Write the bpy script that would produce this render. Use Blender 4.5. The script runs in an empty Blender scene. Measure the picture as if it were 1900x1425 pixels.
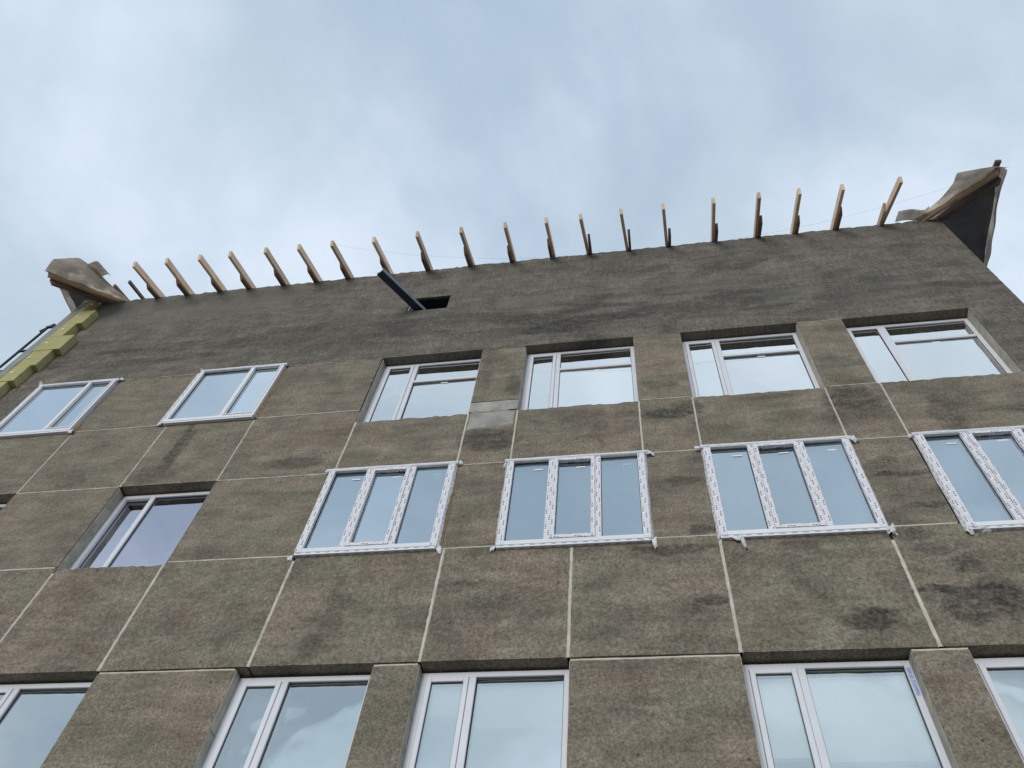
import bpy, bmesh, math, random
from mathutils import Vector, Matrix, noise
random.seed(11)
sc = bpy.context.scene
COL = sc.collection
# ------------------------------------------------------------------ camera
cam_d = bpy.data.cameras.new('camera'); cam = bpy.data.objects.new('camera', cam_d); COL.objects.link(cam)
cr = Vector((0.98629, 0.142247, 0.083657)); cu = Vector((0.077591, -0.847142, 0.525671)); cf = Vector((-0.145644, 0.511973, 0.846564))
m = Matrix((cr, cu, -cf)).transposed().to_4x4(); m.translation = (0, -6.6, 1.6)
cam.matrix_world = m
cam_d.sensor_width = 36; cam_d.lens = 36 * 1519.1 / 1900; cam_d.clip_start = .05; cam_d.clip_end = 3000
sc.camera = cam
sc.render.resolution_x = 1024; sc.render.resolution_y = 768
sc.view_settings.view_transform = 'Standard'; sc.view_settings.look = 'None'
sc.view_settings.exposure = 0; sc.view_settings.gamma = 1; sc.view_settings.use_curve_mapping = False
# ------------------------------------------------------------------ node helper
class NT:
    def __init__(s, tree): s.t = tree; s.n = tree.nodes; s.l = tree.links
    def node(s, typ, ins=None, **kw):
        n = s.n.new(typ)
        for k, v in kw.items(): setattr(n, k, v)
        for k, v in (ins or {}).items():
            if hasattr(v, 'is_output') or hasattr(v, 'links'): s.l.new(v, n.inputs[k])
            else: n.inputs[k].default_value = v
        return n
    def math(s, op, a, b=0.0, c=None, clamp=False):
        d = {0: a, 1: b}
        if c is not None: d[2] = c
        return s.node('ShaderNodeMath', d, operation=op, use_clamp=clamp).outputs[0]
    def mix(s, fac, a, b, mode='MIX'):
        n = s.n.new('ShaderNodeMix'); n.data_type = 'RGBA'; n.blend_type = mode
        for i, v in ((0, fac), (6, a), (7, b)):
            if hasattr(v, 'links'): s.l.new(v, n.inputs[i])
            else: n.inputs[i].default_value = v
        return n.outputs[2]
    def noise(s, vec, scale, detail=3, rough=.5, dist=0.0, out=0):
        return s.node('ShaderNodeTexNoise', {'Vector': vec, 'Scale': scale, 'Detail': detail, 'Roughness': rough, 'Distortion': dist}).outputs[out]
    def map(s, vec, sc_=(1, 1, 1), loc=(0, 0, 0)):
        return s.node('ShaderNodeMapping', {'Vector': vec, 'Scale': sc_, 'Location': loc}).outputs[0]
    def rng(s, v, a, b, c=0.0, d=1.0, smooth=True):
        return s.node('ShaderNodeMapRange', {0: v, 1: a, 2: b, 3: c, 4: d}, interpolation_type='SMOOTHSTEP' if smooth else 'LINEAR').outputs[0]
def C4(r, g, b): return (r, g, b, 1)
# ------------------------------------------------------------------ world: Nishita sky under broken overcast
SUN_EL, SUN_AZ = math.radians(11), math.radians(196)     # azimuth clockwise from +Y
w = bpy.data.worlds.new('World'); sc.world = w; w.use_nodes = True
W = NT(w.node_tree); W.n.clear()
sky = W.node('ShaderNodeTexSky', sky_type='NISHITA', sun_disc=False, sun_elevation=SUN_EL, sun_rotation=SUN_AZ, air_density=1.0, dust_density=1.5)
d = W.node('ShaderNodeTexCoord').outputs['Generated']
sp = W.node('ShaderNodeSeparateXYZ', {0: d})
den = W.math('ADD', W.math('MAXIMUM', sp.outputs[2], 0.0), .22)
pl = W.node('ShaderNodeCombineXYZ', {0: W.math('DIVIDE', sp.outputs[0], den), 1: W.math('DIVIDE', sp.outputs[1], den), 2: 0.0}).outputs[0]
n1 = W.noise(W.map(pl, (1, 1, 1), (2.72, 1.62, 0)), 2.1, 7, .55, .35)
n2 = W.noise(W.map(pl, (1, 1, 1), (6.92, 4.12, 2)), .9, 3, .5, .2)
cov = W.rng(W.math('ADD', W.math('MULTIPLY', n1, .62), W.math('MULTIPLY', n2, .38)), .35, .54)
n3 = W.rng(W.noise(W.map(pl, (1, 1, 1), (.92, 9.12, 5)), 3.0, 6, .52, .3), .36, .64)
cloud = W.mix(n3, C4(5.6, 6.75, 7.8), C4(7.3, 8.35, 9.7))
veil = W.mix(.88, sky.outputs[0], C4(4.85, 6.15, 7.7))
skyc = W.mix(cov, veil, cloud)
bg = W.node('ShaderNodeBackground', {0: skyc, 1: .1})
W.l.new(bg.outputs[0], W.node('ShaderNodeOutputWorld').inputs[0])
# ------------------------------------------------------------------ sun behind cloud
sl = bpy.data.lights.new('sun', 'SUN'); sl.energy = 1.5; sl.angle = math.radians(24); sl.color = (1, .96, .9)
so = bpy.data.objects.new('sun', sl); COL.objects.link(so)
sd = Vector((math.sin(SUN_AZ) * math.cos(SUN_EL), math.cos(SUN_AZ) * math.cos(SUN_EL), math.sin(SUN_EL)))
so.rotation_euler = sd.to_track_quat('Z', 'Y').to_euler(); so.location = sd * 60
# ================================================================== materials
def new_mat(name):
    mt = bpy.data.materials.new(name); mt.use_nodes = True; N = NT(mt.node_tree); N.n.clear()
    out = N.node('ShaderNodeOutputMaterial'); return mt, N, out
def princ(N, out, col, rough=.8, normal=None, **kw):
    ins = {'Base Color': col, 'Roughness': rough}
    if normal is not None: ins['Normal'] = normal
    p = N.node('ShaderNodeBsdfPrincipled', ins)
    for k, v in kw.items(): p.inputs[k].default_value = v
    N.l.new(p.outputs[0], out.inputs[0]); return p
def bump(N, hgt, strength, dist):
    return N.node('ShaderNodeBump', {'Height': hgt, 'Strength': strength, 'Distance': dist}).outputs[0]
# dirt marks on the facade: centre x, centre z, half width, half height, strength
STAINS = [(-1.75,14.72,.62,.17,.75),(-.75,14.48,1.05,.13,.8),(-1.35,14.25,.55,.16,1.0),(.9,14.62,.95,.2,.55),(2.1,14.75,.7,.16,.45),(-6.15,14.8,1.3,.35,.35),
 (-4.3,14.7,1.0,.22,.4),(-3.2,15.0,.9,.18,.45),(-2.1,11.02,.36,.24,.8),(.52,11.38,.36,.13,.85),(.75,11.5,.2,.16,.6),(3.0,11.4,.36,.3,.75),(2.72,11.1,.16,.28,.45),
 (4.02,10.95,.2,.42,.6),(4.3,11.15,.3,.14,.4),(-4.95,10.78,.36,.13,.6),(-7.02,11.35,.11,.65,.7),(-7.15,10.72,.28,.2,.5),(2.14,7.52,.26,.11,.85),(2.98,7.86,.34,.05,.9),
 (3.1,7.62,.22,.2,.75),(3.42,7.72,.18,.26,.85),(3.27,8.17,.12,.13,.7),(3.1,9.72,.36,.06,.75),(3.22,9.15,.2,.06,.7),(2.95,9.95,.16,.12,.45),(.62,7.83,.18,.07,.7),(.5,7.78,.1,.09,.5),
 (.48,9.84,.22,.08,.5),(.7,8.95,.16,.09,.6),(-2.1,8.22,.28,.04,.55),(-1.95,7.92,.1,.08,.4),(-3.5,7.85,.12,.5,.4),(-3.62,7.4,.16,.16,.5),(.35,8.62,.42,.07,.65),(2.85,8.7,.22,.1,.65),
 (3.1,8.45,.26,.07,.5),(-.5,11.1,.07,.4,.45),(-.6,10.95,.28,.07,.4),(-2.35,12.9,.12,.5,.4),(-1.86,12.5,.12,.3,.5),(-5.2,13.4,.6,.12,.25),(.4,12.2,.26,.1,.45),(3.0,12.5,.25,.08,.35),
 (-6.6,12.6,.05,.5,.25),(3.9,14.75,.5,.3,.4),(-8.4,10.7,.2,.14,.4)]
# smoother, paler trowelled patches: x0,x1,z0,z1
PALE = [(-2.4,-1.32,15.1,15.68),(2.35,3.4,14.45,14.95),(4.1,4.9,14.5,15.05),(1.0,2.0,15.2,15.5)]
def concrete(name, grey=0.0, dirt=1.0, plain=False, gain=.83):
    mt, N, out = new_mat(name)
    pos = N.node('ShaderNodeNewGeometry').outputs['Position']
    rnd = N.node('ShaderNodeObjectInfo').outputs['Random']
    s = N.node('ShaderNodeSeparateXYZ', {0: pos}); X, Z = s.outputs[0], s.outputs[2]
    off = N.node('ShaderNodeCombineXYZ', {0: N.math('MULTIPLY', rnd, 37.0), 1: 0.0, 2: N.math('MULTIPLY', rnd, 19.0)}).outputs[0]
    pp = N.node('ShaderNodeVectorMath', {0: pos, 1: off}, operation='ADD').outputs[0]
    # hue: olive grey against pinkish brown, in broad patches and panel by panel
    hue = N.rng(N.math('ADD', N.noise(N.map(pp, (.8, .8, 1.3)), 1.0, 4, .55), N.math('MULTIPLY', N.math('SUBTRACT', rnd, .5), .07)), .38, .66)
    col = N.mix(hue, C4(.248, .226, .183), C4(.278, .23, .192))
    if grey: col = N.mix(grey, col, C4(.2, .192, .17))
    # broad blotches, horizontal smears, vertical scuffs
    f = N.rng(N.noise(pp, 1.7, 5, .6, .3), .25, .75, .7, 1.28, False)
    sm = N.rng(N.noise(N.map(pp, (1.0, 1, 3.6)), 1.5, 6, .6, .5), .3, .7, .74, 1.18, False)
    vs = N.rng(N.noise(N.map(pp, (17, 1, 3.2)), 1.0, 4, .62, .3), .3, .72, .82 if grey else .92, 1.16 if grey else 1.08, False)
    gr = N.rng(N.noise(pp, 38, 5, .8), .3, .72, .34, 1.66, False)
    gr2 = N.rng(N.noise(pp, 15, 3, .6), .3, .7, .86, 1.14, False)
    k = N.math('MULTIPLY', N.math('MULTIPLY', f, sm), N.math('MULTIPLY', N.math('MULTIPLY', vs, gr2), gr))
    col = N.mix(1.0, col, N.node('ShaderNodeCombineColor', {0: k, 1: k, 2: k}).outputs[0], 'MULTIPLY')
    gn = C4(gain, gain * .985, gain * (.96 if grey else .92))
    # board marks: thin wavering horizontal lines
    zz = N.math('ADD', Z, N.math('MULTIPLY', N.math('SUBTRACT', N.noise(N.map(pos, (1.2, 1, 1.0)), 1.0, 3, .5), .5), .22))
    ln = N.math('ABSOLUTE', N.math('SUBTRACT', N.math('FRACT', N.math('MULTIPLY', zz, 1.9)), .5))
    ln = N.math('MULTIPLY', N.rng(ln, .0, .028, 1, 0), N.rng(N.noise(N.map(pos, (1.6, 1, 2.5)), 1.3, 3), .5, .66))
    col = N.mix(N.math('MULTIPLY', ln, .38), col, C4(.36, .32, .26))
    ln2 = N.math('ABSOLUTE', N.math('SUBTRACT', N.math('FRACT', N.math('MULTIPLY', N.math('ADD', zz, .21), 2.7)), .5))
    ln2 = N.math('MULTIPLY', N.rng(ln2, .0, .05, 1, 0), N.rng(N.noise(N.map(pos, (1.9, 3, 2.2), (4, 0, 8)), 1.2, 3), .54, .66))
    col = N.mix(N.math('MULTIPLY', ln2, .4), col, C4(.08, .075, .062))
    # pale lime patches
    lime = N.math('MULTIPLY', N.rng(N.noise(N.map(pp, (1.4, 1, 2.4), (9, 2, 4)), 1.6, 5, .6), .6, .74), .4)
    col = N.mix(lime, col, C4(.31, .295, .25))
    if not plain:
        for (a, b, c, e) in PALE:
            wv = N.math('MULTIPLY', N.math('SUBTRACT', N.noise(pos, 3.0, 3), .5), .08)
            qx = N.math('SUBTRACT', N.math('ABSOLUTE', N.math('SUBTRACT', X, (a + b) / 2)), (b - a) / 2)
            qz = N.math('SUBTRACT', N.math('ABSOLUTE', N.math('SUBTRACT', Z, (c + e) / 2)), (e - c) / 2)
            mk = N.rng(N.math('ADD', N.math('MAXIMUM', qx, qz), wv), -.03, .02, .55, 0)
            col = N.mix(mk, col, C4(.235, .226, .196))
        # trowelled skim coat along the top left of the parapet, wavy lower edge
        edge = N.math('SUBTRACT', Z, N.math('ADD', N.math('MULTIPLY', N.math('SUBTRACT', N.noise(N.map(pos, (1.1, 0, 0)), 1.0, 4, .55), .5), .9), 16.15))
        sk = N.math('MULTIPLY', N.rng(edge, -.015, .02, 0, .5), N.rng(X, -6.6, -7.0))
        col = N.mix(sk, col, C4(.225, .217, .188))
        ed = N.math('MULTIPLY', N.math('MULTIPLY', N.rng(N.math('ABSOLUTE', edge), .0, .022, 1, 0), N.rng(X, -6.5, -7.0)), .5)
        col = N.mix(ed, col, C4(.26, .25, .22))
        # soot and damp stains with ragged outlines
        wx = N.math('ADD', X, N.math('MULTIPLY', N.math('SUBTRACT', N.noise(pos, 3.2, 5, .6), .5), .55))
        wz = N.math('ADD', Z, N.math('MULTIPLY', N.math('SUBTRACT', N.noise(N.map(pos, (1, 1, 1), (5, 3, 8)), 3.8, 5, .6), .5), .34))
        tot = None
        for (cx, cz, rx, rz, st) in STAINS:
            dx = N.math('DIVIDE', N.math('SUBTRACT', wx, cx), rx * 1.15); dz = N.math('DIVIDE', N.math('SUBTRACT', wz, cz), rz * 1.15)
            r2 = N.math('MULTIPLY_ADD', dx, dx, N.math('MULTIPLY', dz, dz))
            mk = N.rng(r2, .45, 1.5, min(1.0, st * 1.2), 0)
            tot = mk if tot is None else N.math('MAXIMUM', tot, mk)
        br = N.rng(N.noise(N.map(pos, (6, 6, 11)), 1.0, 5, .7), .3, .62, .35, 1.0)
        band = N.math('MULTIPLY', N.math('MULTIPLY', N.rng(Z, 13.95, 14.5), N.rng(Z, 15.9, 14.9)), N.rng(N.noise(N.map(pos, (.8, 1, 3.6), (2, 0, 6)), 1.0, 6, .62), .43, .6, 0, .62))
        top = N.math('MULTIPLY', N.rng(Z, 16.4, 17.4), N.rng(N.noise(N.map(pos, (1.3, 1, .9)), 1.0, 4, .6), .4, .7, 0, .4))
        soot = N.math('MULTIPLY', N.rng(N.noise(N.map(pos, (.75, 1, 1.5), (3, 0, 1)), 1.0, 6, .62, .5), .5, .72, 0, .7), N.rng(X, -7.0, 2.0, .25, 1.0))
        band = N.math('MAXIMUM', band, soot)
        tot = N.math('MAXIMUM', N.math('MULTIPLY', tot, br), N.math('MAXIMUM', band, top))
        tot = N.math('MULTIPLY', tot, N.rng(N.noise(pos, 26, 4, .75), .36, .58, .5, 1.0))
        col = N.mix(N.math('MULTIPLY', tot, 1.0 * dirt), col, C4(.045, .043, .041))
    col = N.mix(1.0, col, gn, 'MULTIPLY')
    # pinholes
    vo = N.node('ShaderNodeTexVoronoi', {'Vector': pp, 'Scale': 5.5, 'Randomness': 1.0}).outputs[0]
    ph = N.math('MULTIPLY', N.rng(vo, .05, .09, 1, 0), N.rng(N.noise(pp, 2.2, 2), .46, .6))
    col = N.mix(N.math('MULTIPLY', ph, .85), col, C4(.035, .032, .03))
    h = N.math('ADD', N.math('MULTIPLY', N.noise(pp, 60, 4, .7), .5), N.math('ADD', N.math('MULTIPLY', N.noise(pp, 9, 4, .6), 1.1), N.math('MULTIPLY', ph, -1.5)))
    princ(N, out, col, .93, bump(N, h, .55, .012), **{'Specular IOR Level': .25})
    return mt
def simple(name, col, rough=.8, var=.2, scale=8, bs=.0, bd=.01, col2=None, stretch=(1, 1, 1), **kw):
    mt, N, out = new_mat(name)
    o = N.node('ShaderNodeTexCoord').outputs['Object']; rnd = N.node('ShaderNodeObjectInfo').outputs['Random']
    o = N.node('ShaderNodeVectorMath', {0: o, 1: N.node('ShaderNodeCombineXYZ', {0: N.math('MULTIPLY', rnd, 23.0), 1: rnd, 2: rnd}).outputs[0]}, operation='ADD').outputs[0]
    n = N.noise(N.map(o, stretch), scale, 5, .6)
    c2 = col2 or tuple(c * (1 - var) for c in col)
    c = N.mix(N.rng(n, .32, .68), C4(*col), C4(*c2))
    rv = N.math('ADD', 1 - var * .5, N.math('MULTIPLY', rnd, var))
    c = N.mix(1.0, c, N.node('ShaderNodeCombineColor', {0: rv, 1: rv, 2: rv}).outputs[0], 'MULTIPLY')
    nm = bump(N, N.noise(N.map(o, stretch), scale * 4, 4, .65), bs, bd) if bs else None
    princ(N, out, c, rough, nm, **kw); return mt
def wood(name, a, b):
    mt, N, out = new_mat(name)
    uv = N.node('ShaderNodeUVMap').outputs[0]; rnd = N.node('ShaderNodeObjectInfo').outputs['Random']
    o = N.node('ShaderNodeVectorMath', {0: uv, 1: N.node('ShaderNodeCombineXYZ', {0: N.math('MULTIPLY', rnd, 31.0), 1: N.math('MULTIPLY', rnd, 7.0), 2: 0.0}).outputs[0]}, operation='ADD').outputs[0]
    g = N.noise(N.map(o, (2.2, 16, 1)), 1.0, 4, .6, .6)
    bl = N.noise(N.map(o, (3, 9, 1)), 1.0, 3)
    c = N.mix(N.rng(g, .32, .68), C4(*a), C4(*b)); c = N.mix(N.rng(bl, .5, .78, 0, .55), c, C4(*[x * .5 for x in b]))
    rv = N.math('ADD', .78, N.math('MULTIPLY', rnd, .44))
    c = N.mix(1.0, c, N.node('ShaderNodeCombineColor', {0: rv, 1: rv, 2: rv}).outputs[0], 'MULTIPLY')
    princ(N, out, c, .75, bump(N, g, .3, .004)); return mt
def tape(name, dense=1.0):
    """white protective film printed with rows of small dark marks and fine reddish lettering"""
    mt, N, out = new_mat(name)
    uv = N.node('ShaderNodeUVMap').outputs[0]; rnd = N.node('ShaderNodeObjectInfo').outputs['Random']
    s = N.node('ShaderNodeSeparateXYZ', {0: uv}); u, v = s.outputs[0], s.outputs[1]
    rv_ = N.math('DIVIDE', v, .036); row = N.math('FLOOR', rv_); fv = N.math('FRACT', rv_)
    t = N.math('FRACT', N.math('ADD', N.math('DIVIDE', u, .27 / dense), N.math('ADD', N.math('MULTIPLY', row, .41), N.math('MULTIPLY', rnd, 9.0))))
    lt = N.math('FRACT', N.math('MULTIPLY', N.math('SUBTRACT', t, .04), 8.2))
    inl = N.math('MULTIPLY', N.math('GREATER_THAN', t, .04), N.math('LESS_THAN', t, .4))
    blk = N.math('MULTIPLY', N.math('MULTIPLY', N.math('GREATER_THAN', lt, .18), N.math('LESS_THAN', lt, .86)), N.math('MULTIPLY', N.math('GREATER_THAN', fv, .25), N.math('LESS_THAN', fv, .72)))
    blk = N.math('MULTIPLY', N.math('MULTIPLY', blk, inl), .85)
    fine = N.rng(N.noise(N.map(uv, (160, 90, 1)), 1.0, 1), .47, .52)
    fr = N.math('FRACT', N.math('MULTIPLY', fv, 2.0))
    pk = N.math('MULTIPLY', N.math('MULTIPLY', N.math('GREATER_THAN', t, .46), N.math('LESS_THAN', t, .93)), N.math('MULTIPLY', N.math('MULTIPLY', N.math('GREATER_THAN', fr, .25), N.math('LESS_THAN', fr, .78)), fine))
    c = N.mix(N.rng(N.noise(N.map(uv, (6, 14, 1)), 1.0, 3), .4, .7, 0, .25), C4(.76, .77, .8), C4(.6, .62, .66))
    c = N.mix(N.math('MULTIPLY', pk, .6), c, C4(.45, .2, .22)); c = N.mix(blk, c, C4(.05, .05, .065))
    h = N.noise(N.map(uv, (9, 26, 1)), 1.0, 3)
    princ(N, out, c, .42, bump(N, h, .35, .01)); return mt
def slotted(name):
    mt, N, out = new_mat(name)
    s = N.node('ShaderNodeSeparateXYZ', {0: N.node('ShaderNodeUVMap').outputs[0]}); u, v = s.outputs[0], s.outputs[1]
    t = N.math('FRACT', N.math('DIVIDE', u, .125)); rowv = N.math('DIVIDE', v, .05)
    sl_ = N.math('MULTIPLY', N.math('MULTIPLY', N.math('GREATER_THAN', t, .2), N.math('LESS_THAN', t, .68)), N.math('MULTIPLY', N.math('GREATER_THAN', rowv, .4), N.math('LESS_THAN', rowv, .66)))
    princ(N, out, N.mix(N.math('MULTIPLY', sl_, .8), C4(.74, .75, .78), C4(.16, .17, .2)), .45); return mt
def glass(name, refl, tint=(.82, .9, 1.0), through=(.72, .8, .82)):
    mt, N, out = new_mat(name)
    p = N.node('ShaderNodeNewGeometry').outputs['Position']
    b = bump(N, N.noise(p, 1.3, 2, .5), .14, .03)
    fr = N.math('MULTIPLY_ADD', N.node('ShaderNodeFresnel', {'IOR': 1.5}).outputs[0], 1 - refl, refl)
    fr = N.math('ADD', fr, N.math('MULTIPLY', N.math('SUBTRACT', N.node('ShaderNodeObjectInfo').outputs['Random'], .5), .2), clamp=True)
    g = N.node('ShaderNodeBsdfGlossy', {'Color': C4(*tint), 'Roughness': .012, 'Normal': b})
    t = N.node('ShaderNodeBsdfTransparent', {'Color': C4(*through)})
    mx = N.node('ShaderNodeMixShader', {0: fr, 1: t.outputs[0], 2: g.outputs[0]})
    N.l.new(mx.outputs[0], out.inputs[0]); return mt
def membrane(name):
    mt, N, out = new_mat(name)
    o = N.node('ShaderNodeTexCoord').outputs['Object']
    c = N.mix(N.rng(N.noise(o, 3.0, 5, .6), .35, .68), C4(.68, .64, .58), C4(.46, .44, .43))
    nm = bump(N, N.noise(N.map(o, (2, 2, 2)), 2.2, 4, .55, .6), .7, .08)
    pb = N.node('ShaderNodeBsdfPrincipled', {'Base Color': c, 'Roughness': .7, 'Normal': nm})
    tr = N.node('ShaderNodeBsdfTranslucent', {0: C4(.74, .68, .61), 'Normal': nm})
    mx = N.node('ShaderNodeMixShader', {0: N.rng(N.noise(o, 1.6, 3), .35, .62, .45, .92), 1: pb.outputs[0], 2: tr.outputs[0]}); N.l.new(mx.outputs[0], out.inputs[0]); return mt
M = {}
M['panel'] = concrete('concrete_panel'); M['parapet'] = concrete('concrete_parapet', .45, gain=.69); M['plain'] = concrete('concrete_plain', .6, plain=True, gain=.7)
M['repair'] = simple('repair_mortar', (.4, .385, .345), .9, .2, 5, .8, .01, col2=(.27, .26, .235))
M['mortar'] = simple('joint_mortar', (.6, .555, .465), .95, .1, 7, .6, .006, col2=(.46, .42, .35))
M['rafter'] = wood('new_timber', (.84, .62, .45), (.7, .48, .33)); M['oldwood'] = wood('stained_timber', (.24, .155, .12), (.15, .092, .07)); M['plank'] = wood('eave_timber', (.66, .5, .35), (.52, .37, .24))
M['pvc'] = simple('white_pvc', (.7, .71, .75), .35, .06, 3); M['pvc_b'] = simple('white_pvc_clean', (.78, .79, .81), .3, .05, 3)
M['gasket'] = simple('black_gasket', (.02, .02, .025), .6, .1)
M['tape'] = tape('printed_film'); M['tape_d'] = tape('printed_film_dense', 1.6); M['slot'] = slotted('slotted_profile')
M['film'] = simple('plain_film', (.74, .75, .78), .4, .15, 14, .4, .01)
M['glass'] = glass('blue_coated_glass', .6, (.85, .94, 1.0)); M['glass_b'] = glass('bright_coated_glass', .78, (.92, .97, 1.0)); M['glass_c'] = glass('mirror_film_glass', .9, (1.0, 1.0, .98), (1.0, 1.0, 1.0)); M['glass_l'] = glass('green_tinted_glass', .52, (.95, 1.0, 1.0), (1.0, 1.0, .98)); M['glass_g'] = glass('grey_glass', .62, (.9, .89, .98), (.5, .5, .55))
M['blind'] = simple('white_blind', (.86, .87, .85), .8, .03, 2); M['blind_g'] = simple('pale_green_blind', (.8, .93, .86), .8, .05, 1.2)
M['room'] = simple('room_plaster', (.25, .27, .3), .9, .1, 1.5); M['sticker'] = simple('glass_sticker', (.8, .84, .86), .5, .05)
M['foam'] = simple('mounting_foam', (.42, .25, .08), .9, .4, 20, .8, .02); M['wool'] = simple('mineral_wool', (.46, .43, .2), .95, .12, 5, .8, .01, col2=(.38, .355, .15), stretch=(1, 1, 6))
M['coat'] = simple('base_coat', (.3, .31, .3), .9, .2, 3, .3, .005); M['steel'] = simple('dark_blue_steel', (.028, .05, .075), .45, .25, 6, .2, .004)
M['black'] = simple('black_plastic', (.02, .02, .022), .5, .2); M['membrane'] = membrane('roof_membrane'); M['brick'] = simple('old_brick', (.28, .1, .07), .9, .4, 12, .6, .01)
M['reveal'] = simple('reveal_plaster', (.46, .44, .37), .92, .25, 6, .6, .008, col2=(.32, .31, .26)); M['rim'] = simple('lighter_steel', (.14, .18, .22), .4, .25, 6); M['under'] = simple('dark_underside', (.26, .255, .265), .8, .3, 2.5, .6, .05); M['string'] = simple('string', (.35, .36, .38), .8, .05); M['cap'] = simple('dowel_cap', (.75, .75, .7), .6, .05)
M['tar'] = simple('bitumen', (.035, .033, .032), .8, .3, 9, .5, .01)
M['dark'] = simple('cavity_shade', (.02, .021, .025), .95, .2)  # shade inside the spout hole, put into the colour
M['ground'] = simple('trodden_asphalt', (.2, .19, .18), .95, .3, .6, .5, .02); M['blue'] = simple('blue_print', (.5, .58, .74), .5, .1, 40, col2=(.2, .32, .58))
# ================================================================== mesh helpers
class MB:
    def __init__(s): s.v = []; s.f = []; s.uv = []; s.mi = []
    def quad(s, pts, uv=None, mi=0):
        i = len(s.v); s.v += [tuple(p) for p in pts]; s.f.append(tuple(range(i, i + len(pts))))
        if uv is None:
            a = Vector(pts[1]) - Vector(pts[0]); b = Vector(pts[-1]) - Vector(pts[0]); L, H = a.length, b.length
            uv = [(0, 0), (L, 0), (L, H), (0, H)] if L >= H else [(0, 0), (0, L), (H, L), (H, 0)]
            if len(pts) == 3: uv = uv[:3]
        s.uv.append(list(uv)); s.mi.append(mi)
    def box(s, x0, x1, y0, y1, z0, z1, mi=0):
        p = [(x, y, z) for z in (z0, z1) for y in (y0, y1) for x in (x0, x1)]
        for q in ((0, 1, 5, 4), (1, 3, 7, 5), (3, 2, 6, 7), (2, 0, 4, 6), (4, 5, 7, 6), (2, 3, 1, 0)): s.quad([p[k] for k in q], mi=mi)
        return s
    def beam(s, a, b, wd, ht, up=(0, 0, 1), cut=0.0):
        a, b = Vector(a), Vector(b); dd = (b - a).normalized(); sx = dd.cross(Vector(up)).normalized(); uz = sx.cross(dd)
        P = lambda c, i, j, e=0: c + sx * (i * wd / 2) + uz * (j * ht / 2) + dd * e
        A = [P(a, i, j) for i, j in ((-1, -1), (1, -1), (1, 1), (-1, 1))]; B = [P(b, i, j, (-cut if j < 0 else 0)) for i, j in ((-1, -1), (1, -1), (1, 1), (-1, 1))]
        for k in range(4):
            n = (k + 1) % 4; L = (b - a).length; wv = (A[n] - A[k]).length
            s.quad([A[k], A[n], B[n], B[k]], [(0, 0), (0, wv), (L, wv), (L, 0)])
        s.quad(A[::-1]); s.quad(B); return s
    def tube(s, a, b, r, n=10, r2=None):
        a, b = Vector(a), Vector(b); dd = (b - a).normalized(); e1 = dd.orthogonal().normalized(); e2 = dd.cross(e1); r2 = r if r2 is None else r2
        A = [a + (e1 * math.cos(t) + e2 * math.sin(t)) * r for t in [2 * math.pi * k / n for k in range(n)]]
        B = [b + (e1 * math.cos(t) + e2 * math.sin(t)) * r2 for t in [2 * math.pi * k / n for k in range(n)]]
        for k in range(n): s.quad([A[k], A[(k + 1) % n], B[(k + 1) % n], B[k]])
        s.quad(A[::-1], [(0, 0)] * n); s.quad(B, [(0, 0)] * n); return s
    def grid(s, fn, nu, nv, smooth=True):
        i0 = len(s.v)
        for j in range(nv + 1):
            for i in range(nu + 1): s.v.append(tuple(fn(i / nu, j / nv)))
        for j in range(nv):
            for i in range(nu):
                a = i0 + j * (nu + 1) + i; q = (a, a + 1, a + nu + 2, a + nu + 1); s.f.append(q); s.mi.append(0)
                s.uv.append([(i / nu, j / nv), ((i + 1) / nu, j / nv), ((i + 1) / nu, (j + 1) / nv), (i / nu, (j + 1) / nv)])
        return s
    def build(s, name, mat, parent=None, smooth=False, solid=0.0, bevel=0.0):
        me = bpy.data.meshes.new(name); me.from_pydata(s.v, [], s.f)
        ul = me.uv_layers.new(name='UVMap'); k = 0
        for fu in s.uv:
            for c in fu: ul.data[k].uv = c; k += 1
        for mm in (mat if isinstance(mat, (list, tuple)) else [mat]): me.materials.append(M[mm])
        for p, i in zip(me.polygons, s.mi): p.material_index = i; p.use_smooth = smooth
        me.update()
        o = bpy.data.objects.new(name, me); COL.objects.link(o)
        if parent is not None: o.parent = parent
        if bevel:
            bm = bmesh.new(); bm.from_mesh(me); bmesh.ops.remove_doubles(bm, verts=bm.verts, dist=1e-5)
            bmesh.ops.bevel(bm, geom=bm.edges[:], offset=bevel, segments=1, affect='EDGES', clamp_overlap=True); bm.to_mesh(me); bm.free()
        if solid:
            md = o.modifiers.new('thickness', 'SOLIDIFY'); md.thickness = solid
        return o
def tag(o, label=None, cat=None, group=None, kind=None):
    for k, v in (('label', label), ('category', cat), ('group', group), ('kind', kind)):
        if v: o[k] = v
    return o
def nz(x, z, s=1.0, k=0.0): return noise.noise(Vector((x * s, k, z * s)))
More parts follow.
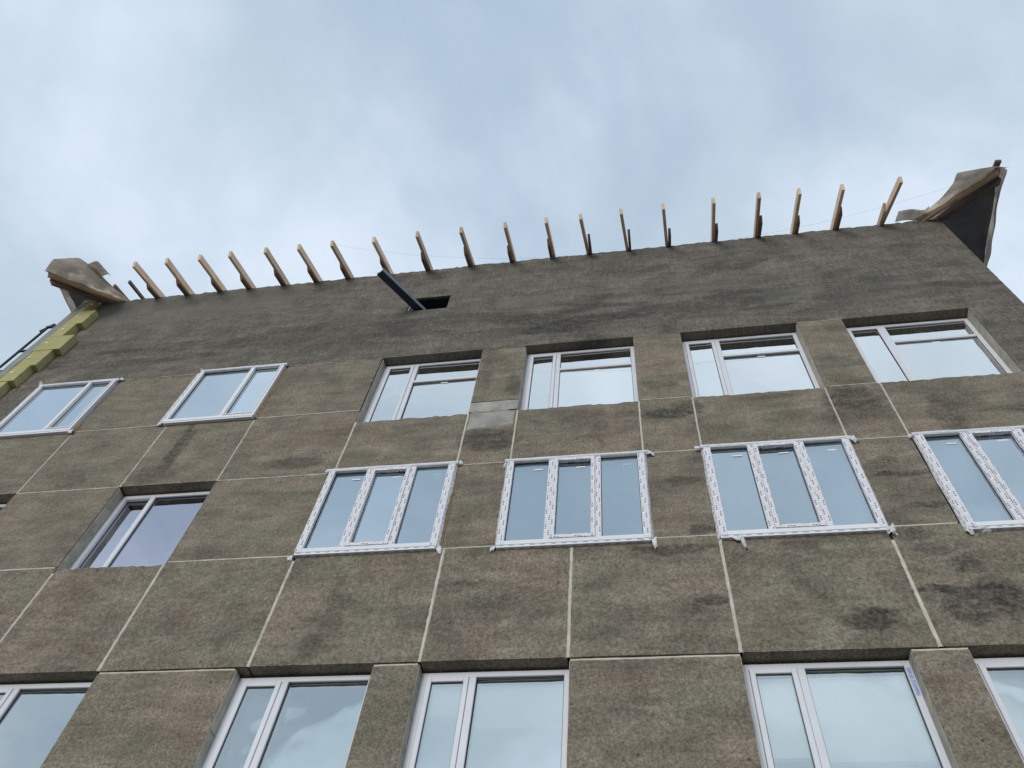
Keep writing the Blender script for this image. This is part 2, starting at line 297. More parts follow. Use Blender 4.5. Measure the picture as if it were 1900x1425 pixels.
def slab(name, rects, parent, mat, holes=(), y=0.0, depth=.3, step=.07, jit=.006, topj=None, toprects=None):
    """one cast panel: union of rectangles minus holes, worn edges, real thickness"""
    topj = jit if topj is None else topj
    cx = sorted({round(v, 4) for r in list(rects) + list(holes) for v in r[:2]}); cz = sorted({round(v, 4) for r in list(rects) + list(holes) for v in r[2:]})
    def sub(c):
        o = []
        for a, b in zip(c, c[1:]):
            n = max(1, int(round((b - a) / step))); o += [a + (b - a) * k / n for k in range(n)]
        return o + [c[-1]]
    xs, zs = sub(cx), sub(cz)
    def inside(x, z):
        return any(r[0] < x < r[1] and r[2] < z < r[3] for r in rects) and not any(r[0] < x < r[1] and r[2] < z < r[3] for r in holes)
    cell = {(i, j) for i in range(len(xs) - 1) for j in range(len(zs) - 1) if inside((xs[i] + xs[i + 1]) / 2, (zs[j] + zs[j + 1]) / 2)}
    zt = max(zs); sd_ = random.random() * 90
    V, F, idx = [], [], {}
    def vert(i, j):
        if (i, j) in idx: return idx[(i, j)]
        nb = [((i - 1, j - 1) in cell), ((i, j - 1) in cell), ((i - 1, j) in cell), ((i, j) in cell)]
        x, z = xs[i], zs[j]; bd = not all(nb)
        yy = y + nz(x, z, .9, sd_) * .004
        if bd:
            jx = jit * nz(x, z, 9, sd_ + 3); jz = jit * nz(x, z, 9, sd_ + 7)
            if abs(z - zt) < 1e-6:
                jz = topj * (.6 * nz(x, z, 3.1, sd_) + .8 * nz(x, z, 11, sd_ + 2) + .6 * nz(x, z, 29, sd_ + 5)); jz = min(jz, topj * .5)
            x += jx; z += jz; yy += .003 + .004 * abs(nz(x, z, 14, sd_))
        idx[(i, j)] = len(V); V.append((x, yy, z)); return idx[(i, j)]
    edges = {}
    for (i, j) in sorted(cell):
        q = [vert(i, j), vert(i + 1, j), vert(i + 1, j + 1), vert(i, j + 1)]; F.append(q)
        for a, b in zip(q, q[1:] + q[:1]): edges[(a, b)] = 1
    back = {}
    def bk(k):
        if k not in back: back[k] = len(V); V.append((V[k][0], y + depth, V[k][2]))
        return back[k]
    nf = len(F)
    for (a, b) in list(edges):
        if (b, a) not in edges: F.append([b, a, bk(a), bk(b)])
    me = bpy.data.meshes.new(name); me.from_pydata(V, [], F); me.materials.append(M[mat]); me.update()
    for p in me.polygons: p.use_smooth = p.index < nf
    for p in me.polygons: p.use_smooth = False
    o = bpy.data.objects.new(name, me); COL.objects.link(o); o.parent = parent; return o
def strip(name, vertical, c, a, b, wd, parent, mat='mortar', y=-.004, k=0.0):
    """smeared mortar joint with uneven edges, standing a few millimetres proud"""
    mb = MB(); n = max(2, int((b - a) / .045)); sd_ = random.random() * 50
    def pt(u, v):
        t = a + (b - a) * u; e = (v - .5) * wd * (1 + .18 * nz(t, v, 7, sd_)) + (v - .5) * wd * .35 * nz(t, v * 3, 19, sd_ + 4) + .004 * nz(t, 0, 2.2, sd_ + 8)
        yy = y + (.012 if v in (0, 1) else -.002 * nz(t, v, 12, sd_))
        return (c + e, yy, t) if vertical else (t, yy, c + e)
    mb.grid(pt if not vertical else (lambda u, v: pt(u, 1 - v)), n, 4)
    return mb.build(name, mat, parent)
def empty(name, loc=(0, 0, 0)):
    o = bpy.data.objects.new(name, None); COL.objects.link(o); o.location = loc; return o
# ================================================================== setting
g = MB(); g.quad([(-600, -600, 0), (600, -600, 0), (600, 600, 0), (-600, 600, 0)]); tag(g.build('ground', 'ground'), kind='structure')
B = empty('concrete_building'); tag(B, 'grey-brown precast concrete building under renovation with new white windows and bare rafters', 'building')
# ---- row levels
A0, B0z, B1z, C0z = 13.72, 10.475, 8.825, 7.135
XL, XR = -11.75, 6.10
G = .012
# parapet wall, one skin of render, running down at both ends; opening for the spout
slab('parapet_wall', [(XL, XR, A0, 17.43), (XL, -10.8, 12.07, A0), (5.29, XR, 11.79, A0)], B, 'parapet', holes=[(-4.2, -3.4, 15.5, 16.06)], y=-.008, depth=.34, topj=.055)
def panel(x0, x1, z0, z1, y=0.0, topj=None, mat='panel'):
    return slab('panel', [(x0 + G, x1 - G, z0 + G, z1 - G)], B, mat, y=y + random.uniform(-.002, .002), topj=topj)
# row A piers (between top-floor windows)
for x0, x1, z0 in ((-9.235, -7.545, 12.08), (-6.01, -4.262, 12.08), (-2.492, -1.728, 12.055), (.058, .842, 11.77), (2.668, 3.392, 11.77)): panel(x0, x1, z0, A0)
# spandrels between row A and row B (top, left to right)
S1 = [(XL - .012, -9.215, 12.06, 0), (-9.215, -7.53, 12.08, 0), (-7.53, -6.01, 12.05, 0), (-6.01, -4.245, 12.08, 0), (-4.245, -2.48, 11.765, .03), (-2.48, -1.73, 11.775, 0), (-1.73, .063, 11.765, .03), (.063, .831, 11.77, 0), (.831, 2.673, 11.755, .03), (2.673, 3.42, 11.77, 0), (3.42, XR, 11.785, .03)]
for x0, x1, zt, tj in S1: panel(x0, x1, B0z, zt, topj=tj or None)
# row B piers
for x0, x1 in ((XL - .012, -10.8), (-9.235, -7.53), (-6.01, -4.262), (-2.49, -1.73), (.06, .835), (2.66, 3.43), (5.3, XR)): panel(x0, x1, B1z, B0z)
# spandrels between row B and row C, slightly proud of the piers below
S2 = [(XL - .012, -9.2), (-9.2, -7.514), (-7.514, -6.01), (-6.01, -4.265), (-4.265, -2.387), (-2.387, -.85), (-.85, .836), (.836, 2.657), (2.657, 4.45), (4.45, XR)]
for i, (x0, x1) in enumerate(S2): panel(x0, x1, C0z, 8.785 if i in (0, 2) else B1z, y=-.012, topj=.03 if i == 2 else None)
# row C piers, then the lower storeys
CW = [(-7.55, -6.0), (-4.39, -2.875), (-2.386, -.835), (.822, 2.385), (2.893, 4.45)]
prev = XL - .012
for a, b in CW + [(XR + .012, 0)]:
    panel(prev - G if prev > XL else prev, a + G, 5.48, C0z, y=.006); prev = b
for x0, x1 in S2: panel(x0, x1, 3.8, 5.48); panel(x0, x1, 0, 3.8)
# joints
J = 'mortar_joint'
for c, z0, z1, wd in ((-9.215, B0z, 11.99, .027), (-7.53, B0z, 12.02, .03), (-6.01, B0z, 12.03, .03), (-4.245, B0z, 11.74, .034), (-2.48, B0z, 11.74, .036), (-1.73, B0z, 11.75, .036), (.063, B0z, 11.75, .034), (.831, B0z, 11.74, .032), (2.673, B0z, 11.74, .03), (3.42, B0z, 11.75, .03)):
    strip(J, True, c, z0, z1, wd, B)
for c, z0, z1 in ((-9.2, C0z, B1z - .02), (-7.514, C0z, B1z - .12), (-6.01, C0z, B1z - .06), (-4.265, C0z, 8.72), (-2.387, C0z, B1z - .03), (-.85, C0z, 8.72), (.836, C0z, B1z - .08), (2.657, C0z, B1z - .23), (4.45, C0z, B1z - .02)):
    strip(J, True, c, z0 + .004, z1, .046, B, y=-.016)
for z, segs, wd in ((A0, ((-9.23, -7.66), (-6.0, -4.26), (-2.49, -1.75), (.07, .83), (2.69, 3.385)), .016), (12.08, ((-9.2, -7.58), (-5.98, -4.27)), .024), (11.772, ((-2.44, -1.86), (.07, .83), (2.68, 3.39), (5.28, 6.08)), .022),
                    (B0z, ((-9.2, -7.54), (-6.0, -4.33), (-2.46, -1.78), (.1, .82), (2.69, 3.41), (5.32, 6.08)), .026), (B1z, ((-9.2, -7.56), (-5.98, -4.3), (-2.44, -1.78), (.11, .85), (2.69, 3.4), (5.32, 6.08)), .034)):
    for a, b in segs: strip(J, False, z, a, b, wd, B)
for a, b in ((-11.7, -7.57), (-5.98, -4.4), (-2.87, -2.4), (-.83, .82), (2.39, 2.89), (4.46, 6.08)): strip(J, False, C0z - .014, a, b, .036, B, y=.0)
# repair mortar on the narrow pier panel
o = slab('repair_patch', [(-2.475, -1.735, 11.79, 12.045)], B, 'repair', y=-.003, depth=.28, jit=.008)
mb = MB()
def pf(u, v):
    x = -2.46 + .7 * u; zb = 11.3 + .07 * u + .02 * nz(x, 0, 8, 3) + .012 * nz(x, 0, 25, 6); z = zb + (11.758 - zb) * v
    ed = u in (0, 1) or v in (0, 1); return (x, .004 if ed else -.009 + .002 * nz(x, z, 9, 2), z)
mb.grid(pf, 22, 12); mb.build('repair_patch', 'repair', B)
# body of the building behind the skin
b = MB(); b.box(XL + .02, XR - .004, .36, .46, 13.9, 15.4).box(XL + .02, XR - .004, .36, .46, 16.2, 17.2).box(XL + .02, -4.3, .36, .46, 15.4, 16.2).box(-3.3, XR - .004, .36, .46, 15.4, 16.2)
b.build('inner_wall', 'plain', B)
MB().box(XL, XL + .3, .345, 12, 0, 17.3).build('end_wall', 'plain', B); MB().box(XR - .3, XR, .345, 12, 0, 17.3).build('end_wall', 'plain', B)
MB().box(XL, XR, 11.7, 12.0, 0, 17.25).build('back_wall', 'plain', B); MB().box(XL + .31, XR - .31, .48, 11.68, 17.0, 17.2).build('roof_slab', 'plain', B)
MB().box(-4.5, -3.1, .345, 1.5, 15.2, 15.4).box(-4.5, -3.1, .345, 1.5, 16.2, 16.4).box(-4.5, -3.1, 1.5, 1.6, 15.2, 16.4).box(-4.6, -4.5, .345, 1.6, 15.2, 16.4).box(-3.1, -3.0, .345, 1.6, 15.2, 16.4).build('spout_recess', 'dark', B)  # recess coloured near black to paint in its shade
MB().box(-4.16, -3.41, .03, .33, 16.04, 16.052).box(-3.412, -3.402, .03, .33, 15.51, 16.04).build('opening_shade', 'black', B)  # added black plates stand in for the shade under and beside the hole's edges
MB().box(-4.19, -4.165, .02, .3, 15.5, 16.03).build('opening_board', 'coat', B)
# lumps of bitumen and mortar left along the wall head, and broken bricks at the left end
for k in range(46):
    x = random.uniform(-9.5, 5.2) if k < 16 else random.gauss(.8, 1.4); L = random.uniform(.05, .2); hh = random.uniform(.02, .055); mb = MB()
    def lf(u, v, x=x, L=L, hh=hh, k=k):
        a = math.pi * v; rr = math.sin(math.pi * min(max(u, .02), .98)) ** .6
        return (x + L * (u - .5), .05 - .06 * math.cos(a) * rr, 17.405 + hh * math.sin(a) * rr * (1 + .5 * nz(u * 3, v * 3, 2, k)))
    mb.grid(lf, 7, 5); mb.build('mortar_lump', 'tar' if k % 3 else 'plain', B)
for k in range(5): MB().box(-10.85 + k * .225, -10.65 + k * .225, .0, .12, 17.385, 17.425 + random.uniform(0, .02)).build('brick', 'brick', B, bevel=.008)
# ================================================================== windows
def ring(mb, x0, x1, z0, z1, y0, y1, wd, wb=None, mi=(0, 0, 0, 0), wt=None):
    wb = wb or wd; wt = wt or wd
    mb.box(x0, x0 + wd, y0, y1, z0, z1, mi[0]); mb.box(x1 - wd, x1, y0, y1, z0, z1, mi[1])
    mb.box(x0 + wd, x1 - wd, y0 + .0005, y1, z1 - wt, z1, mi[2]); mb.box(x0 + wd, x1 - wd, y0 + .0005, y1, z0, z0 + wb, mi[3])
def pane(par, x0, x1, z0, z1, y, gl='glass', gasket=True):
    t1, t2 = random.uniform(-.006, .006), random.uniform(-.006, .006); mb = MB().box(x0, x1, y, y + .024, z0, z1)
    mb.v = [(a, b_ + max(0, t1) * (a - x0) / (x1 - x0) + max(0, -t1) * (x1 - a) / (x1 - x0) + t2 * (c - z0) / (z1 - z0), c) for a, b_, c in mb.v]; o = mb.build('pane', gl, par)
    if gasket:
        r = MB(); ring(r, x0 - .002, x1 + .002, z0 - .002, z1 + .002, y - .006, y - .0005, .009); r.build('gasket', 'gasket', par)
    return o
def sticker(par, x, z, y): MB().box(x, x + .12, y - .0025, y - .0008, z, z + .026).build('sticker', 'sticker', par)
def room(x0, x1, z0, z1, y, dp=2.6):
    mb = MB(); a, b, c, e = x0 - .02, x1 + .02, z0 - .5, z1 + .12; yb = y + dp
    mb.quad([(a, yb, c), (b, yb, c), (b, yb, e), (a, yb, e)]); mb.quad([(a, y, c), (a, yb, c), (a, yb, e), (a, y, e)]); mb.quad([(b, yb, c), (b, y, c), (b, y, e), (b, yb, e)])
    mb.quad([(a, yb, e), (b, yb, e), (b, y, e), (a, y, e)]); mb.quad([(a, y, c), (b, y, c), (b, yb, c), (a, yb, c)])
    return mb.build('room', 'room', B)
def recessed(x0, x1, z0, z1, mull, transom=None, yf=.16, gl='glass_c', blinds=(), sash=True, deep=0.0, tint='pvc', stick=()):
    fw = .062; mb = MB(); ring(mb, x0 + .006, x1 - .006, z0 - .03, z1 - .014, yf, yf + .075, fw)
    W_ = mb.build('window', tint, B, bevel=.004)
    ml = MB().box(mull - .036, mull + .036, yf - .004, yf + .07, z0, z1 - .014 - fw + .002).build('mullion', tint, W_, bevel=.004)
    lx0, lx1, zt, zb = x0 + .006 + fw, mull - .036, z1 - .014 - fw, z0 - .03 + fw
    if sash:
        s_ = MB(); ring(s_, lx0 + .004, lx1 - .004, zb + .004, zt - .004, yf - .014, yf + .05, .052); s_.build('sash', tint, W_, bevel=.004)
        pane(W_, lx0 + .056, lx1 - .056, zb + .056, zt - .056, yf + .012, gl)
    else:
        s_ = MB(); ring(s_, lx0 + .002, lx1 - .002, zb + .002, zt - .002, yf + .012, yf + .012 + deep, .01); s_.build('sash', tint, W_)
        pane(W_, lx0 + .012, lx1 - .012, zb + .012, zt - .012, yf + .012 + deep, gl)
    rx0, rx1 = mull + .036, x1 - .006 - fw
    if transom:
        MB().box(rx0 - .002, rx1 + .002, yf - .003, yf + .07, transom - .03, transom + .03).build('transom', tint, W_, bevel=.004)
        pane(W_, rx0, rx1, transom + .03, zt, yf + .03, gl); pane(W_, rx0, rx1, zb, transom - .03, yf + .03, gl)
        sticker(W_, (rx0 + rx1) / 2 - .06, transom - .085, yf + .03)
    else: pane(W_, rx0, rx1, zb, zt, yf + .03, gl)
    for (bx0, bx1, bz0, bz1, mt, by) in blinds: MB().box(bx0, bx1, yf + by, yf + by + .006, bz0, bz1).build('blind', mt, W_)
    for xa, xb in ((x0 - .002, x0 + .005), (x1 - .005, x1 + .002)): MB().box(xa, xb, .012, yf + .02, z0 + .01, z1 - .012).build('reveal_plaster', 'reveal', W_)
    room(x0, x1, z0, z1, .37)
    return W_
# top floor, four recessed windows with white blinds
for i, (x0, x1, z0, mu, tr) in enumerate(((-4.25, -2.48, 11.735, -3.665, 13.11), (-1.74, .07, 11.74, -1.195, 13.13), (.83, 2.68, 11.73, 1.41, 13.14), (3.38, 5.29, 11.755, 3.99, 13.15))):
    l = (mu + .05, mu + .05, mu + .24, mu + .2)[i]; zt = A0 - .01
    bl = [(l, x1 - .03, z0 - .1, 13.08, 'blind', .1), (l, x1 - .03, 13.1, zt - .09, 'blind', .105), (x0 + .07, mu - .05, z0 - .1, zt - .1, 'blind', .14)]
    if i == 2: bl = bl[:2] + [(x0 + .07, mu - .05, z0 - .1, zt - .12, 'blind_g', .5)]
    recessed(x0, x1, z0, A0 - .008, mu, tr, blinds=bl)
# second row, left: two older recessed windows
recessed(-7.53, -6.012, 8.78, B0z, -7.02, None, .165, 'glass_g', sash=False, deep=.05)
recessed(-10.8, -9.222, 8.8, B0z, -10.25, None, .165, 'glass_g', sash=False, deep=.05)
# lowest visible row
for i, ((x0, x1), zb, zs) in enumerate(zip(CW, (6.9, 5.3, 6.55, 6.16, 6.6), (6.9, 5.3, 6.68, 6.2, 6.3))):
    mu = x0 + (x1 - x0) * .355
    bl = [(x0 + .05, mu - .02, zs, C0z - .08, 'blind_g', .11), (mu + .02, x1 - .05, zb, C0z - .08, 'blind_g', .11)]
    if i in (2, 3): bl += [(x0 + .05, mu - .02, zs - .014, zs, 'blind', .112), (mu + .02, x1 - .05, zb - .014, zb, 'blind', .112)]
    wn = recessed(x0, x1, 5.44, C0z - .004, mu, None, .135, 'glass_l', blinds=bl)
    if i == 3: MB().box(x1 - .058, x1 - .02, .1335, .1348, 6.72, 7.03).build('film_remnant', 'blue', wn)
def flap(par, base, dirs, seed, mat='film', n=6, curl=.5):
    """loose crumpled end of protective film"""
    p0, U, Vv = Vector(base), Vector(dirs[0]), Vector(dirs[1]); mb = MB(); nn = U.cross(Vv).normalized() * max(U.length, Vv.length)
    def f(u, v):
        taper = 1 - .45 * v * (1 + .5 * nz(seed, 0, 3)); q = p0 + U * ((u - .5) * taper + .2 * v * nz(seed, v, 2, 4)) + Vv * (v * (1 + .15 * nz(u, seed, 2)))
        q += nn * (curl * .5 * v * v + .22 * nz(u * 2.3, v * 2.3, 1, seed) + .12 * math.sin(u * 9 + seed) * v); return q
    mb.grid(f, n, n); return mb.build('loose_film', mat, par, smooth=True, solid=.0015)
def foam(par, a, b, seed, r=.02):
    a, b = Vector(a), Vector(b); n = max(3, int((b - a).length / .03)); mb = MB(); dd = (b - a).normalized(); e1 = dd.cross(Vector((0, 1, 0))).normalized(); e2 = Vector((0, -1, 0))
    def f(u, v):
        c = a + (b - a) * u; rr = r * (.35 + 1.1 * abs(nz(u * 12, 0, 1, seed)) + .4 * nz(u * 41, v * 3, 1, seed)); t = math.pi * v; return c + e1 * math.cos(t) * rr + e2 * max(math.sin(t), 0) * rr * .7
    mb.grid(f, n, 5); return mb.build('mounting_foam', 'foam', par, smooth=True)
def wrapped(x0, x1, z0, z1, mulls, sash_i, seed, printed=True):
    """window standing proud of the wall, still wrapped in printed film; x0..x1, z0..z1 is its line on the wall"""
    gl = 'glass' if printed else 'glass_b'
    p = .058; t = 'tape' if printed else 'pvc_b'; e = .03; fx0, fx1, fz0, fz1 = x0 + e, x1 - e, z0 + .004, z1 - .012
    fw = .085 if printed else .042; sw = .052 if printed else .02; mw = .036 if printed else .028; mb = MB(); ring(mb, fx0, fx1, fz0 + .03, fz1, -p, .05, fw, .065, (0, 0, 1, 2), .036)
    W_ = mb.build('window', [t, 'film', 'pvc_b'], B)
    MB().box(fx0 + .004, fx1 - .004, -p + .004, .0, fz0 - .012, fz0 + .028).build('sill_profile', 'slot' if printed else 'pvc', W_)
    s_ = MB().box(fx0 + .001, fx1 - .001, -p + .002, 0, fz0 + .0285, fz0 + .0335); s_.build('gasket', 'gasket', W_)
    # head: film drawn over a rounded profile
    hb = MB(); sd_ = seed * 3.7
    def hf(u, v):
        x = x0 - .012 + (x1 - x0 + .024) * u; a = -.55 + 3.2 * v; r = .036 * (1 + .12 * nz(x, v, 3, sd_)); sg = .008 * nz(x, 0, 1.4, sd_ + 2)
        return (x, -p * .55 - r * math.cos(a - 1.2) * 1.05 + .0, fz1 - .012 + r * math.sin(a - 1.2) + sg + .006)
    hb.grid(hf, 40, 9); hb.build('head_film', 'film', W_, smooth=True)
    # film skirts from the frame edge back to the wall
    for side, xa, xb in ((-1, fx0, x0 - .004), (1, fx1, x1 + .004)):
        if not printed and side > 0: continue
        k = MB(); L = fz1 - fz0
        def sf(u, v, xa=xa, xb=xb, side=side):
            z = fz0 - .01 + (L + .01) * u; x = xa + (xb - xa) * v + side * (.012 * nz(z, v, 2.3, sd_ + side) * v + .006 * nz(z, v, 9, sd_ + side + 5) * v)
            if not printed: x += side * .1 * v
            return (x, -p - .001 + (p - .001) * v + .006 * nz(z, v * 2, 5, sd_) * math.sin(v * 3.1), z)
        k.grid(sf, 30, 4); ob = k.build('side_film', 'tape_d', W_, smooth=True, solid=.001)
        for i, d_ in enumerate(ob.data.uv_layers[0].data): d_.uv = (d_.uv[0] * L, d_.uv[1] * .084)
    iz0, iz1 = fz0 + .03 + .065, fz1 - .036; edges = [fx0 + fw] + list(mulls) + [fx1 - fw]
    for mx in mulls: MB().box(mx - mw, mx + mw, -p + .003, .04, iz0 - .003, iz1 + .003).build('mullion', t, W_)
    for i in range(len(edges) - 1):
        a = edges[i] + (mw if i else 0); b_ = edges[i + 1] - (mw if i < len(edges) - 2 else 0)
        if i == sash_i:
            s_ = MB(); ring(s_, a + .003, b_ - .003, iz0 + .003, iz1 - .003, -p - .01, .03, sw, None, (0, 0, 0, 0)); s_.build('sash', t, W_)
            pane(W_, a + sw + .003, b_ - sw - .003, iz0 + sw + .003, iz1 - sw - .003, -.008, gl)
            if printed: sticker(W_, b_ - .25, iz1 - .17, -.0075)
        else:
            pane(W_, a, b_, iz0, iz1, -.008, gl)
            if printed: sticker(W_, b_ - .2, iz1 - .17, -.0075)
    room(x0 + .03, x1 - .03, z0, z1, .08)
    W_['label'] = 'new window standing proud of the wall, wrapped in printed white film' if printed else 'new two-light window standing proud of the wall'
    return W_
wB2 = wrapped(-4.31, -2.455, 8.79, 10.49, (-3.69, -3.06), 1, 2)
wB3 = wrapped(-1.775, .1, 8.745, 10.455, (-1.15, -.535), 1, 3)
wB4 = wrapped(.815, 2.685, 8.725, 10.485, (1.43, 2.06), 1, 4)
wB5 = wrapped(3.43, 5.3, 8.67, 10.46, (4.01, 4.65), 1, 5)
wA1 = wrapped(-10.83, -9.24, 12.045, 13.7, (-9.785,), 1, 6, False)
wA2 = wrapped(-7.63, -6.01, 12.06, 13.735, (-6.63,), 1, 7, False)
# loose film ends
for par, base, U, V_, sd_, c in ((wB2, (-4.31, -.03, 8.8), (.1, 0, .02), (-.02, -.01, -.07), 1, .6), (wB2, (-2.45, -.04, 10.5), (.06, 0, .06), (.05, -.01, -.03), 2, .8), (wB2, (-2.46, -.04, 8.82), (.07, 0, .03), (.04, -.01, -.1), 3, .7), (wB2, (-4.3, -.04, 10.48), (.05, 0, -.06), (-.05, -.02, .0), 4, .8),
        (wB3, (.1, -.04, 10.45), (.04, 0, .08), (.1, -.02, -.05), 5, .9), (wB3, (.1, -.04, 8.78), (.06, 0, .08), (.02, -.01, -.15), 6, .4), (wB3, (-1.77, -.04, 8.78), (.08, 0, .03), (-.03, -.01, -.07), 7, .5), (wB3, (-1.77, -.04, 10.42), (.05, 0, .06), (-.03, -.01, -.09), 8, .7), (wB3, (-.02, -.055, 8.78), (.16, 0, .0), (.03, 0, -.05), 9, .6),
        (wB4, (.82, -.05, 10.46), (.1, 0, -.05), (-.06, -.03, .01), 10, .9), (wB4, (2.68, -.05, 10.47), (.12, 0, .06), (.06, -.03, -.06), 11, .9), (wB4, (2.66, -.05, 8.77), (.16, 0, .02), (.0, -.02, -.07), 12, .7), (wB4, (2.7, -.03, 8.8), (.04, 0, .1), (.04, 0, -.13), 13, .5), (wB4, (1.06, -.06, 8.735), (.05, -.01, .0), (.035, -.02, -.19), 14, .5), (wB4, (.99, -.06, 8.73), (.09, 0, .01), (.05, -.02, -.05), 15, .8), (wB4, (.85, -.03, 8.75), (.04, 0, .06), (-.01, 0, -.09), 16, .5),
        (wB5, (3.43, -.04, 10.46), (.08, 0, .03), (-.05, -.02, -.04), 17, .8), (wB5, (3.44, -.04, 8.7), (.06, 0, .1), (.05, -.02, -.07), 18, .7), (wB5, (3.6, -.05, 8.68), (.2, 0, -.01), (.03, 0, -.045), 19, .6),
        (wA1, (-9.25, -.05, 12.08), (.1, 0, .02), (.03, -.03, -.07), 20, .9), (wA1, (-10.8, -.05, 13.68), (.07, 0, .03), (-.04, -.02, .07), 21, .8), (wA1, (-9.23, -.05, 13.69), (.04, 0, .07), (.07, -.02, .0), 22, .9), (wA2, (-7.6, -.05, 13.72), (.06, 0, .03), (-.04, -.02, .03), 23, .8), (wA2, (-7.62, -.04, 12.09), (.08, 0, .02), (-.03, -.02, -.05), 24, .6)):
    flap(par, base, (U, V_), sd_, curl=c)
# foam squeezed out along the right-hand edges
for par, a, b_, sd_, r in ((wA2, (-6.0, 0, 12.07), (-6.0, 0, 13.65), 1, .026), (wA1, (-9.225, 0, 12.1), (-9.225, 0, 12.32), 2, .04), (wA1, (-9.225, 0, 12.85), (-9.225, 0, 13.0), 3, .03), (wA1, (-9.21, 0, 13.62), (-9.21, 0, 13.72), 4, .035), (wB2, (-2.435, 0, 8.9), (-2.435, 0, 10.1), 5, .018), (wB2, (-3.4, 0, 10.5), (-2.9, 0, 10.5), 6, .012), (wB5, (3.9, 0, 10.47), (5.0, 0, 10.47), 7, .014), (wA2, (-7.3, 0, 12.045), (-6.9, 0, 12.045), 8, .014)):
    foam(par, a, b_, sd_, r)
# ================================================================== roof timbers
RAF = [(-10.27, -10.26, .99), (-9.56, -9.52, .99), (-8.78, -8.77, .99), (-8.1, -8.09, .99), (-7.3, -7.3, .99), (-6.55, -6.58, .98), (-5.83, -5.86, .98), (-4.94, -4.98, .96), (-4.06, -4.06, .98), (-3.14, -3.16, .97), (-2.25, -2.26, .97), (-1.41, -1.44, .98), (-.7, -.76, .98), (.1, .03, 1.0), (.9, .84, 1.01), (1.82, 1.79, 1.02), (2.66, 2.63, 1.03), (3.38, 3.37, 1.02), (4.15, 4.15, 1.01), (5.06, 5.17, 1.04)]
SL = .5
for i, (xb, xt, L) in enumerate(RAF):
    back = 2.2; zb = 17.50
    r = MB().beam((xb - (xt - xb) * back, back, zb + SL * back), (xt, -L, zb - SL * L), .058, .15, cut=0).build('rafter', 'rafter', B)
    side = -1 if (i <= 11 or i == 19) else 1; n_ = random.uniform(.36, .5); dz = -.05 if i < 19 else -.07
    MB().beam((xb + side * .056, 1.2, zb + SL * 1.2 + dz), (xb + side * .056, -n_, zb - SL * n_ + dz), .05, .13, cut=.09).build('splice_board', 'oldwood' if i < 19 else 'rafter', r)
MB().box(-11.6, 5.9, .12, .28, 17.3, 17.44).build('wall_plate', 'oldwood', B)
for x, ye, ze in ((-10.79, -.47, 17.38), (-11.2, -.4, 17.42)): MB().beam((x + .08, .5, ze + .32), (x, ye, ze), .05, .07).build('short_rafter', 'oldwood', B)
# hip corners: paired boards and side eaves draped in roof membrane
def hip(sx, cx, t1, t2, s1, s2, front, xo, seed, lab):
    """cx wall corner, t1/t2 tips, s1/s2 starts; front: outline of the membrane on the front slope; xo outer eave line"""
    MB().beam(s1, t1, .05, .19, cut=.02).build('hip_board', 'plank', B); MB().beam(s2, t2, .06, .14, cut=.05).build('hip_board', 'oldwood', B)
    for k in range(3):
        y = 1.8 + k * .8; MB().beam((cx - sx * 1.6, y, 17.5 + .8), (xo - sx * .04, y, 17.5 - SL * abs(xo - cx) + .0), .05, .13).build('jack_rafter', 'oldwood', B)
    T_ = tag(empty('roof_membrane', (cx, 0, 17.45)), lab, 'roof membrane'); inv = Vector((-cx, 0, -17.45)); tip = Vector(t1) + Vector((sx * .06, -.04, .05)); head = Vector((cx - sx * .3, .3, 17.62))
    mb = MB(); n = len(front); F_ = [Vector(q) for q in front]
    def ff(u, v):
        t = u * (n - 1); i = min(int(t), n - 2); e = F_[i].lerp(F_[i + 1], t - i); hp = head.lerp(tip, u ** .9)
        q = hp.lerp(e, v); q.z += (.1 * nz(q.x * 3, q.y * 3, 1, seed) + .06 * nz(q.x * 8, q.y * 8, 1, seed + 4)) * math.sin(v * 3.1) + .03 * math.sin(v * math.pi); return q + inv
    mb.grid(ff, 40, 20); mb.build('front_sheet', 'membrane', T_, smooth=True, solid=.004)
    mb = MB(); yb = 6.0
    def fs(u, v, lip):
        y = -1.0 + (yb + 1.0) * u ** 1.4; h0 = Vector((cx - sx * .05, max(y, -.02), 17.6)) if y > -.02 else tip.lerp(Vector((cx, 0, 17.6)), (y + 1.0) / .98)
        dr = .28 + .07 * nz(y * 1.3, 0, 1, seed) + .05 * math.sin(y * 5)
        ed = Vector((xo + sx * (.02 + .05 * nz(y * 1.7, 0, 1, seed + 3)), y, 17.6 - SL * abs(xo - cx) + .02))
        if not lip:
            q = h0.lerp(ed, v); q.z += .02 * nz(q.x * 4, q.y * 4, 1, seed)
        else:
            q = ed + Vector((sx * (.05 * math.sin(v * 3) - .06 * v) + sx * .06 * v * nz(y * 2.2, v, 1, seed + 9), 0, -dr * v))
        return q + inv
    mb.grid(lambda u, v: fs(u, v, False), 44, 14); mb.build('side_sheet', 'under', T_, smooth=True, solid=.004)
    mb = MB(); mb.grid(lambda u, v: fs(u, v, True), 60, 8); mb.build('hanging_edge', 'membrane', T_, smooth=True, solid=.003); return T_
hip(1, XR, (6.86, -1.0, 16.99), (6.9, -.84, 16.93), (5.75, .06, 17.5), (6.05, .06, 17.44), [(5.6, .05, 17.5), (5.82, -.2, 17.37), (6.02, -.5, 17.22), (6.14, -.82, 17.07), (6.13, -1.06, 16.94), (6.45, -1.1, 16.92), (6.78, -1.11, 16.93), (7.03, -1.04, 16.97)], 6.94, 3, 'grey-brown roof membrane draped over the eave boards at the right roof corner')
